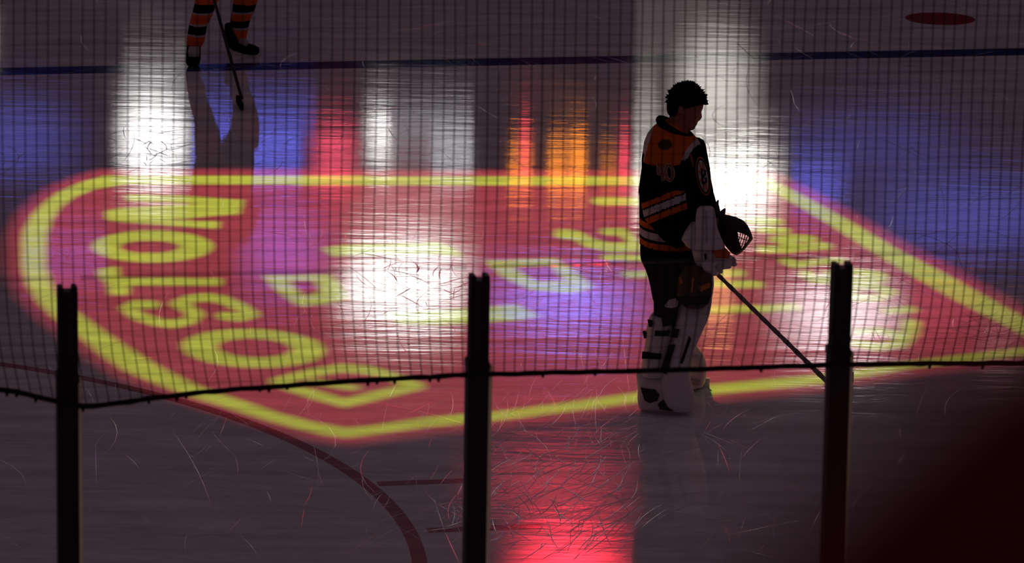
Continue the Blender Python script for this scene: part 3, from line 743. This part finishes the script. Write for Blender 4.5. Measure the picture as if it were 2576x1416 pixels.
# far pad
bm = bmesh.new()
slab(bm, [(690, 1715, 1795, .48, .10), (712, 1712, 1796, .48, .13), (745, 1708, 1791, .5, .14), (780, 1702, 1785, .52, .14), (815, 1700, 1772, .53, .14), (850, 1705, 1756, .55, .14), (872, 1706, 1748, .55, .14), (890, 1708, 1766, .55, .15), (908, 1708, 1776, .55, .15), (935, 1706, 1777, .55, .15), (955, 1706, 1773, .55, .15), (968, 1712, 1752, .55, .12)])
pad_f = link('leg_pad', remesh(bm, .010, 4), pad_white, gk, True); pad_f['label'] = 'far white leg pad with a gold panel at the knee'
pix_strip(pad_f, 'gold_panel', [(1772, 772), (1787, 765), (1783, 790), (1772, 800), (1757, 803), (1755, 780)], .37, .02, gold_cloth)
pix_strip(pad_f, 'strap', [(1712, 952), (1760, 958), (1758, 970), (1716, 968)], .385, .03, mat('grey_strap', (.3, .26, .27)))
# skates
def skate(name, rws, p, bl, parent, lb):
    bm = bmesh.new(); add_loft(bm, rows(rws), 22, p)
    s_ = link(name, remesh(bm, .008, 4), pad_white, parent, True); s_['label'] = lb
    return s_
sk1 = skate('skate', [(932, 1612, 1680, .03, .08), (942, 1600, 1690, .02, .10), (962, 1602, 1704, .0, .105), (985, 1604, 1720, .0, .105), (1003, 1603, 1732, .0, .10), (1018, 1605, 1738, .0, .085), (1028, 1608, 1736, .0, .06)], 3.0, None, gk, 'near white skate boot')
pix_strip(sk1, 'ankle_patch', [(1612, 978), (1648, 980), (1659, 993), (1654, 1008), (1634, 1014), (1622, 1008)], -.112, .03, pad_black)
pix_strip(sk1, 'blade_holder', [(1655, 1018), (1668, 1006), (1682, 1015), (1702, 1022), (1706, 1030), (1690, 1034), (1660, 1030)], -.112, .06, pad_black)
pix_strip(sk1, 'toe_cap', [(1722, 1032), (1734, 1022), (1743, 1024), (1738, 1034)], -.106, .05, pad_black)
bm = bmesh.new(); q0, q1 = ice_at(1612, 1035), ice_at(1736, 1038)
add_box(bm, Vector(((q0.x+q1.x)/2, G0.y, .013)), (q1.x-q0.x)/2, .004, .0135); obj('blade', bm, steel, sk1)
sk2 = skate('skate', [(935, 1712, 1768, .55, .09), (955, 1712, 1772, .55, .10), (967, 1716, 1770, .55, .09), (972, 1722, 1764, .55, .05)], 3.0, None, gk, 'far skate boot half hidden')
f2 = ice_at(1742, 974); bm = bmesh.new(); add_box(bm, Vector((f2.x, GY+.55, .03)), .10, .005, .03); obj('blade', bm, steel, sk2)

# blocker glove on the near hand
bm = bmesh.new()
def board(L, dfront, dback):
    slab(bm, [(y, a, b_, (dfront+dback)/2, (dback-dfront)/2) for y, a, b_ in L], 5.0)
board([(520, 1762, 1793), (526, 1753, 1798), (545, 1750, 1801), (567, 1749, 1803), (585, 1748, 1809), (603, 1747, 1817), (618, 1746, 1824), (626, 1748, 1822)], -.20, -.12)
bk = link('blocker', remesh(bm, .008, 4), pad_white, gk, True); bk['label'] = 'white blocker glove with gripping fingers'
pix_strip(bk, 'groove', [(1774, 528), (1778, 528), (1780, 612), (1776, 612)], -.203, .01, mat('groove_grey', (.35, .31, .34)))
bm = bmesh.new(); add_loft(bm, rows([(562, 1738, 1750, -.12, .05), (580, 1722, 1752, -.12, .07), (600, 1713, 1752, -.12, .08), (616, 1726, 1752, -.12, .07), (626, 1742, 1752, -.12, .05)]), 20, 2.6); obj('cuff', bm, pad_white, bk, True)
bm = bmesh.new()
add_ball(bm, P(1781, 648, -.10), .062, .06, .062)
add_tube(bm, [P(1765, 625, -.08), P(1766, 655, -.09), P(1778, 682, -.08)], [.06, .045, .03], 12)
for k, (x1, y1, x2, y2, x3, y3, d) in enumerate(((1800, 636, 1828, 646, 1850, 657, -.13), (1800, 648, 1828, 657, 1852, 666, -.09), (1798, 660, 1818, 668, 1838, 670, -.05), (1794, 668, 1808, 678, 1814, 684, -.02))):
    add_tube(bm, [P(x1-15, y1, d), P(x1, y1, d), P(x2, y2, d), P(x3, y3, d+.03)], [.03, .028, .025, .014], 10)
add_tube(bm, [P(1772, 655, -.15), P(1780, 672, -.15), P(1795, 684, -.10), P(1803, 688, -.04)], [.03, .03, .026, .015], 10)     # thumb round the shaft
link('blocker_hand', remesh(bm, .006, 3), pad_white, bk, True)
pix_strip(bk, 'gold_panel', [(1788, 624), (1820, 621), (1837, 637), (1834, 650), (1801, 649)], -.168, .02, mat('panel_rust', (.55, .10, .03), rough=.7))
pix_strip(bk, 'buckle', [(1772, 640), (1778, 641), (1777, 652), (1773, 655)], -.168, .02, pad_black)

# catching glove: dark pocket hanging at the knee
bm = bmesh.new()
add_loft(bm, rows([(668, 1726, 1770, -.10, .04), (690, 1712, 1790, -.12, .07), (715, 1702, 1793, -.13, .085), (742, 1702, 1791, -.13, .085), (760, 1710, 1784, -.12, .07), (772, 1726, 1772, -.11, .04)]), 26, 2.5)
cg = obj('catching_glove', bm, pad_dark, gk, True); cg['label'] = 'dark catching glove with rusty gold webbing'
gm2 = mat('glove_rust', (.50, .14, .03), rough=.7, var=.4)
for q in ([(1742, 700), (1746, 700), (1742, 735), (1738, 735)], [(1758, 722), (1786, 712), (1788, 722), (1762, 735)], [(1706, 700), (1712, 696), (1718, 712), (1709, 716)]):
    pix_strip(cg, 'webbing', q, -.222, .02, gm2)
pix_strip(cg, 'pocket_band', [(1700, 748), (1788, 744), (1780, 766), (1716, 766)], -.216, .02, pad_black)

# mask held in front
MC = P(1851, 592, -.02)
mk = thing('goalie_mask', tuple(MC-Vector((0, 0, .12))), 'black goalie mask with wire cage held in front of the waist', 'mask')
bm = bmesh.new()
ax = Vector((.80, 0, .60)).normalized()
out_px = [(1806, 571), (1808, 541), (1825, 539), (1850, 545), (1869, 553), (1882, 568), (1892, 590), (1894, 601), (1882, 617), (1866, 635), (1853, 643), (1840, 637), (1825, 619), (1814, 600)]
win = [(1855, 583), (1868, 586), (1882, 592), (1888, 600), (1878, 613), (1866, 628), (1860, 612), (1857, 600)]
def resamp(pts, n_):
    pts = pts+[pts[0]]; L_ = [0]
    for a, b_ in zip(pts, pts[1:]): L_.append(L_[-1]+math.dist(a, b_))
    return [(float(np.interp(t, L_, [p[0] for p in pts])), float(np.interp(t, L_, [p[1] for p in pts]))) for t in np.linspace(0, L_[-1], n_, endpoint=False)]
def align(pts, ref):
    cx = sum(p[0] for p in pts)/len(pts); cy = sum(p[1] for p in pts)/len(pts)
    return sorted(pts, key=lambda p: math.atan2(p[1]-cy, p[0]-cx))
oo = align(resamp(out_px, 40), None); ww = align(resamp(win, 40), None)
prof = [(0.0, -.098), (.10, -.094), (.35, -.082), (.62, -.062), (.85, -.034), (1.0, 0)]   # from window rim out to the silhouette
rings = []
for f, d in prof+[(f, -d) for f, d in prof[-2::-1]]:
    rings.append([bm.verts.new(P(wx+(ox-wx)*f, wy+(oy-wy)*f, -.02+d)) for (ox, oy), (wx, wy) in zip(oo, ww)])
for a, b_ in zip(rings, rings[1:]):
    for i in range(40): bm.faces.new((a[i], a[(i+1) % 40], b_[(i+1) % 40], b_[i]))
shell = obj('shell', bm, mat('mask_black', (.016, .013, .014), rough=.6), mk, True)
md = shell.modifiers.new('thickness', 'SOLIDIFY'); md.thickness = .005; md.offset = -1
bm = bmesh.new()
for side in (-.098, .098):
    for x0, y0, x1, y1 in ((1861, 582, 1859, 604), (1867, 584, 1861, 613), (1873, 586, 1865, 622), (1879, 588, 1869, 628), (1885, 594, 1875, 618)):
        if side < 0: add_tube(bm, [P(x0+3, y0-2, side-.02), P((x0+x1)/2+2, (y0+y1)/2, side-.022), P(x1, y1+1, side-.02)], .0026, 6)
    if side < 0:
        add_tube(bm, [P(1853, 592, side-.018), P(1870, 602, side-.024), P(1890, 606, side-.018)], .0026, 6)
obj('cage', bm, steel if False else mat('cage_wire', (.02, .02, .02), rough=.4), mk, True)
bm = bmesh.new()
add_tube(bm, [P(1812, 545, -.05), P(1806, 530, -.05), P(1803, 512, -.06), P(1807, 503, -.06)], [.014, .013, .011, .004], 8, .5)
add_tube(bm, [P(1816, 545, -.03), P(1819, 532, -.03), P(1824, 524, -.03)], [.016, .014, .004], 8, .5)
obj('strap', bm, mat('strap_dark', (.06, .05, .055), rough=.8), mk, True)

# stick
tip = ice_at(2093, 985)
gst = thing('goalie_stick', (tip.x, tip.y, 0), 'long taped goalie stick slanting from the blocker to the ice', 'hockey stick')
top = P(1786, 672, -.03); up_ = (top-tip)*1.06+tip
bm = bmesh.new(); tp = tip+Vector((0, 0, .03))
pts = [tp.lerp(up_, t) for t in np.linspace(0, 1, 40)]
add_tube(bm, pts, [.0150+.0014*math.sin(i*1.9)-.004*i/40 for i in range(40)], 8, .8); obj('shaft', bm, mat('stick_grey', (.22, .17, .17), rough=.8, var=.5, scale=60), gst)
bm = bmesh.new(); toe = ice_at(2147, 968)
dv = (toe-tip); dv.z = 0
add_loft(bm, [(tip+dv*t+Vector((0, .012*math.sin(t*2), .042+.004*t)), Vector((0, .007, 0)), Vector((0, 0, .042*(1 if t < .9 else .75)))) for t in (-.12, .0, .3, .6, .9, 1.0)], 10, 4.0)
obj('blade', bm, pad_black, gst)

# ------------------------------------------------------------------ skater at the top left
F0 = ice_at(486, 164); SY = F0.y
def Q(px, py, d=0.0): return at_y(px, py, SY+d)
def qrow(y, xl, xr, dc, dh):
    l, r = Q(xl, y, dc), Q(xr, y, dc); return ((l+r)/2, (r-l)/2, Vector((0, dh, 0)))
def qrows(L): return [qrow(*r) for r in L]
sk = thing('person', (F0.x+.2, SY+.3, 0), 'skater seen from the knees down, gold and black striped socks, black skates', 'person')
bm = bmesh.new()
HX = 556
add_tube(bm, [Q(487, 150, .06), Q(490, 90, .06), Q(512, 0, .05), Q(528, -100, .12)], [.04, .05, .06, .085], 12)
add_tube(bm, [Q(608, 110, .45), Q(605, 60, .42), Q(612, -10, .36), Q(588, -110, .28)], [.04, .05, .06, .085], 12)
add_tube(bm, [Q(556, -95, .2), Q(556, -180, .2), Q(556, -280, .12)], [.16, .14, .15], 16, .8)
add_tube(bm, [Q(510, -285, .1), Q(498, -210, .0), Q(505, -130, -.25)], [.06, .05, .04], 10)
add_tube(bm, [Q(602, -285, .1), Q(625, -210, .0), Q(560, -170, -.25)], [.06, .05, .04], 10)
add_tube(bm, [Q(556, -280, .1), Q(556, -325, .05)], .065, 12)
add_ball(bm, Q(556, -355, .03), .078, .10, .12)
add_ball(bm, Q(556, -350, -.075), .014, .02, .022)
link('body', remesh(bm, .014, 4), skin_m, sk, True)
def sock(L, bands, lb):
    bm = bmesh.new(); R_ = qrows(L); add_loft(bm, R_, 26, 2.2)
    me = bpy.data.meshes.new('sock'); bmesh.ops.subdivide_edges(bm, edges=bm.edges[:], cuts=3, use_grid_fill=True); bmesh.ops.recalc_face_normals(bm, faces=bm.faces[:]); bm.to_mesh(me); bm.free()
    o = link('sock', me, [gold_sock, black_cloth, white_cloth], sk, True); o['label'] = lb
    ii = np.zeros(len(me.polygons), dtype=np.int32)
    for f in me.polygons:
        c = f.center; zc = c.z
        for a, b_, v in bands:
            tilt = (c.x-L[0][5].x)*L[0][6] if len(L[0]) > 5 else 0
            if a < zc < b_: ii[f.index] = v
    me.polygons.foreach_set('material_index', ii); return o
gold_sock = mat('sock_orange', (.72, .11, .012), rough=.9, scale=80)
zq = lambda y: Q(490, y, .06).z
zq2 = lambda y: Q(610, y, .42).z
def sock2(L, bands, lb):
    bm = bmesh.new(); add_loft(bm, qrows(L), 26, 2.2)
    bmesh.ops.recalc_face_normals(bm, faces=bm.faces[:]); me = bpy.data.meshes.new('sock'); bm.to_mesh(me); bm.free()
    o = link('sock', me, [gold_sock, black_cloth, white_cloth], sk, True); o['label'] = lb
    ii = np.zeros(len(me.polygons), dtype=np.int32)
    for f in me.polygons:
        for z0, z1, v in bands:
            if z0 < f.center.z < z1: ii[f.index] = v
    me.polygons.foreach_set('material_index', ii); return o
def dense(L):
    ys = [r[0] for r in L]; out = []
    for y in np.arange(ys[0], ys[-1]+.1, 2.0): out.append((float(y),)+tuple(float(np.interp(y, ys, [r[k] for r in L])) for k in range(1, 5)))
    return out
sock2(dense([(-75, 492, 566, .08, .12), (-30, 490, 556, .06, .11), (0, 490, 550, .05, .105), (12, 489, 543, .05, .10), (38, 482, 535, .06, .095), (65, 475, 521, .06, .085), (90, 471, 517, .06, .08), (105, 469, 514, .06, .075), (118, 469, 506, .06, .065), (124, 470, 503, .06, .06)]),
      [(zq(28), zq(6), 1), (zq(84), zq(62), 1), (zq(62), zq(57), 2), (zq(88), zq(84), 2), (zq(33), zq(28), 2)], 'left sock, gold with two black bands')
sock2(dense([(-85, 572, 652, .36, .12), (-30, 582, 654, .38, .11), (0, 586, 649, .38, .105), (20, 585, 642, .4, .10), (45, 580, 632, .41, .09), (60, 579, 627, .42, .085), (80, 588, 623, .44, .075), (100, 600, 619, .45, .06)]),
      [(zq2(26), zq2(6), 1), (zq2(68), zq2(48), 1), (zq2(73), zq2(68), 2), (zq2(30), zq2(26), 2)], 'right sock, gold with two black bands')
# skates
def boot(rws, lb, blade, lace):
    bm = bmesh.new(); add_loft(bm, qrows(rws), 22, 2.6); o = obj('skate', bm, pad_black, sk, True); o['label'] = lb
    bm = bmesh.new(); a, b_ = blade; c = (a+b_)/2; ang = math.atan2(b_.y-a.y, b_.x-a.x)
    add_box(bm, Vector((c.x, c.y, .02)), (b_-a).length/2, .003, .02, Matrix.Rotation(ang, 3, 'Z')); obj('blade', bm, steel, o)
    return o
b1 = boot([(112, 470, 504, .05, .06), (122, 469, 505, .03, .08), (140, 468, 505, .0, .11), (152, 468, 504, -.03, .13), (160, 470, 502, -.04, .12)], 'left black skate pointing at the viewer', (F0+Vector((.0, -.10, 0)), F0+Vector((.0, .16, 0))), None)
pix = [(476, 118), (500, 118), (502, 140), (474, 140)]
bm = bmesh.new(); add_loft(bm, qrows([(117, 475, 501, -.045, .012), (130, 473, 502, -.075, .016), (142, 474, 501, -.115, .014)]), 12, 3.0); obj('tongue', bm, mat('tongue_grey', (.38, .36, .38)), b1, True)
f2 = ice_at(612, 139)
bm = bmesh.new()
add_tube(bm, [Q(575, 58, .44), Q(581, 85, .45), Q(588, 108, .45), Q(600, 119, .45)], [.035, .055, .065, .05], 14, .8)
add_tube(bm, [Q(590, 112, .45), Q(615, 121, .43), Q(636, 126, .41), Q(651, 128, .40)], [.05, .05, .045, .03], 14, .9)
b2 = link('skate', remesh(bm, .008, 4), pad_black, sk, True); b2['label'] = 'right black skate turned sideways'
bm = bmesh.new(); a, b_ = ice_at(592, 132), ice_at(652, 141); c = (a+b_)/2
add_box(bm, Vector((c.x, SY+.43, .03)), (b_-a).length/2, .003, .03, Matrix.Rotation(-.1, 3, 'Z')); obj('blade', bm, steel, b2)
bm = bmesh.new(); add_tube(bm, [Q(606, 100, .40), Q(622, 112, .38)], [.03, .022], 10); obj('tongue', bm, mat('tongue_grey', (.38, .36, .38)), b2, True)
# clothes above the picture's edge, seen only in the mirror of the ice
bm = bmesh.new()
add_loft(bm, qrows([(-60, 500, 556, .1, .14), (-110, 486, 570, .14, .18), (-160, 480, 590, .18, .2), (-185, 482, 590, .18, .2)]), 20, 2.4)
add_loft(bm, qrows([(-60, 560, 640, .34, .14), (-110, 548, 642, .3, .18), (-160, 530, 636, .22, .2), (-185, 525, 632, .2, .2)]), 20, 2.4)
link('trousers', remesh(bm, .014, 4), black_cloth, sk, True)
bm = bmesh.new()
add_loft(bm, qrows([(-165, 474, 640, .18, .22), (-220, 476, 636, .15, .22), (-280, 482, 630, .1, .21), (-305, 500, 612, .1, .16), (-318, 525, 588, .1, .1)]), 22, 2.4)
add_tube(bm, [Q(508, -285, .1), Q(490, -215, .0), Q(503, -150, -.22)], [.095, .09, .07], 12)
add_tube(bm, [Q(604, -285, .1), Q(632, -215, .0), Q(580, -178, -.2)], [.095, .09, .07], 12)
link('jersey', remesh(bm, .014, 4), black_cloth, sk, True)
bm = bmesh.new(); add_ball(bm, Q(556, -366, .04), .10, .125, .105); obj('helmet', bm, pad_black, sk, True)
hand_lo, hand_hi = Q(519, -78, -.62), Q(500, -150, -.40)
bm = bmesh.new()
sb = ice_at(608, 264); lo = sb+Vector((0, 0, .05)); dirs = (Q(541, 8, SY*0-.0) - lo)
# shaft: from the blade up through the point of the frame edge to the hands
topS = at_y(506, -117, sb.y+1.30)
pts = [lo.lerp(topS, t) for t in np.linspace(0, 1.12, 12)]
stick = thing('hockey_stick', tuple(sb), 'thin black hockey stick reaching down from the striped-sock skater', 'hockey stick')
add_tube(bm, pts, .013, 8); obj('shaft', bm, mat('stick_dark', (.02, .018, .02), rough=.6), stick)
bm = bmesh.new(); add_loft(bm, [(sb+Vector((dx, dy, .04)), Vector((.012, 0, 0)), Vector((0, 0, .038*f))) for dx, dy, f in ((-.035, .02, .9), (-.015, -.06, 1), (.0, -.16, 1), (.02, -.26, .8))], 10, 3.5); obj('blade', bm, pad_black, stick)
for i_, t in enumerate((1.0, .80)):
    c = lo.lerp(topS, t); bm = bmesh.new(); add_ball(bm, c, .055, .06, .06)
    for k in range(4): add_tube(bm, [c+Vector((.03-.02*k, -.02, .03)), c+Vector((.03-.02*k, -.06, .01)), c+Vector((.03-.02*k, -.045, -.035))], .014, 8)
    add_tube(bm, [c+Vector((-.04, 0, .02)), c+Vector((-.055, -.03, .0))], .016, 8)
    link('glove', remesh(bm, .009, 2), pad_black, sk, True)
bm = bmesh.new()
for s_, e_ in ((Q(503, -150, -.22), lo.lerp(topS, 1.0)), (Q(580, -178, -.2), lo.lerp(topS, .80))): add_tube(bm, [s_, e_], [.06, .05], 10)
obj('sleeve_cuffs', bm, black_cloth, sk, True)

# ------------------------------------------------------------------ spectator in the row ahead of the viewer
SD = 0.5
hc = O+(FW*FPX+RT*(3070-PW/2)+UP*(PH/2-3310))/FPX*SD
sp = thing('person', (hc.x, hc.y, hc.z-1.63), 'blurred spectator close to the viewer, only the dark maroon head showing', 'person')
mar = mat('maroon_knit', (.11, .010, .016), rough=.9, scale=60, spec=.05)
bm = bmesh.new()
add_ball(bm, hc, .072, .088, .116, 28, 20)
add_ball(bm, hc+Vector((0, .09, -.03)), .012, .018, .02)
for s_ in (-1, 1): add_ball(bm, hc+Vector((s_*.072, 0, -.02)), .012, .02, .032)
add_tube(bm, [hc+Vector((0, -.01, -.08)), hc+Vector((0, -.02, -.2))], [.055, .065], 14)
add_tube(bm, [hc+Vector((0, -.02, -.18)), hc+Vector((0, -.02, -.3)), hc+Vector((0, -.02, -.55)), hc+Vector((0, -.02, -.78))], [.09, .17, .15, .16], 18, .65)
for s_ in (-1, 1):
    add_tube(bm, [hc+Vector((s_*.17, -.02, -.26)), hc+Vector((s_*.21, -.02, -.52)), hc+Vector((s_*.19, .03, -.78)), hc+Vector((s_*.18, .05, -.88))], [.06, .047, .04, .04], 12)
    add_tube(bm, [hc+Vector((s_*.09, -.02, -.75)), hc+Vector((s_*.1, -.01, -1.18)), hc+Vector((s_*.1, -.03, -1.58))], [.09, .062, .045], 12)
    add_ball(bm, hc+Vector((s_*.1, .04, -1.59)), .045, .12, .04)
link('body', remesh(bm, .012, 3), skin_m, sp, True)
bm = bmesh.new(); add_loft(bm, [(hc+Vector((0, -.002, z)), Vector((r*.0765/.072, 0, 0)), Vector((0, r*1.26, 0))) for z, r in ((-.045, .068), (0, .0725), (.04, .0685), (.08, .053), (.105, .032), (.1195, .008))], 28)
obj('knit_cap', bm, mar, sp, True)['label'] = 'dark maroon cap'
bm = bmesh.new()
add_tube(bm, [hc+Vector((0, -.02, -.17)), hc+Vector((0, -.02, -.30)), hc+Vector((0, -.02, -.55)), hc+Vector((0, -.02, -.85))], [.10, .19, .17, .18], 20, .68)
for s_ in (-1, 1): add_tube(bm, [hc+Vector((s_*.17, -.02, -.26)), hc+Vector((s_*.21, -.02, -.52)), hc+Vector((s_*.19, .03, -.78))], [.075, .062, .052], 14)
link('hooded_jacket', remesh(bm, .014, 3), mar, sp, True)
bm = bmesh.new()
zf = hc.z-1.635
add_box(bm, Vector((.3, .55, zf-.1)), 3, .45, .1); add_box(bm, Vector((.3, .2, zf/2-.1)), 3, .08, zf/2-.1)
add_box(bm, Vector((.3, .9, zf/2-.1)), 3, .08, zf/2-.1)
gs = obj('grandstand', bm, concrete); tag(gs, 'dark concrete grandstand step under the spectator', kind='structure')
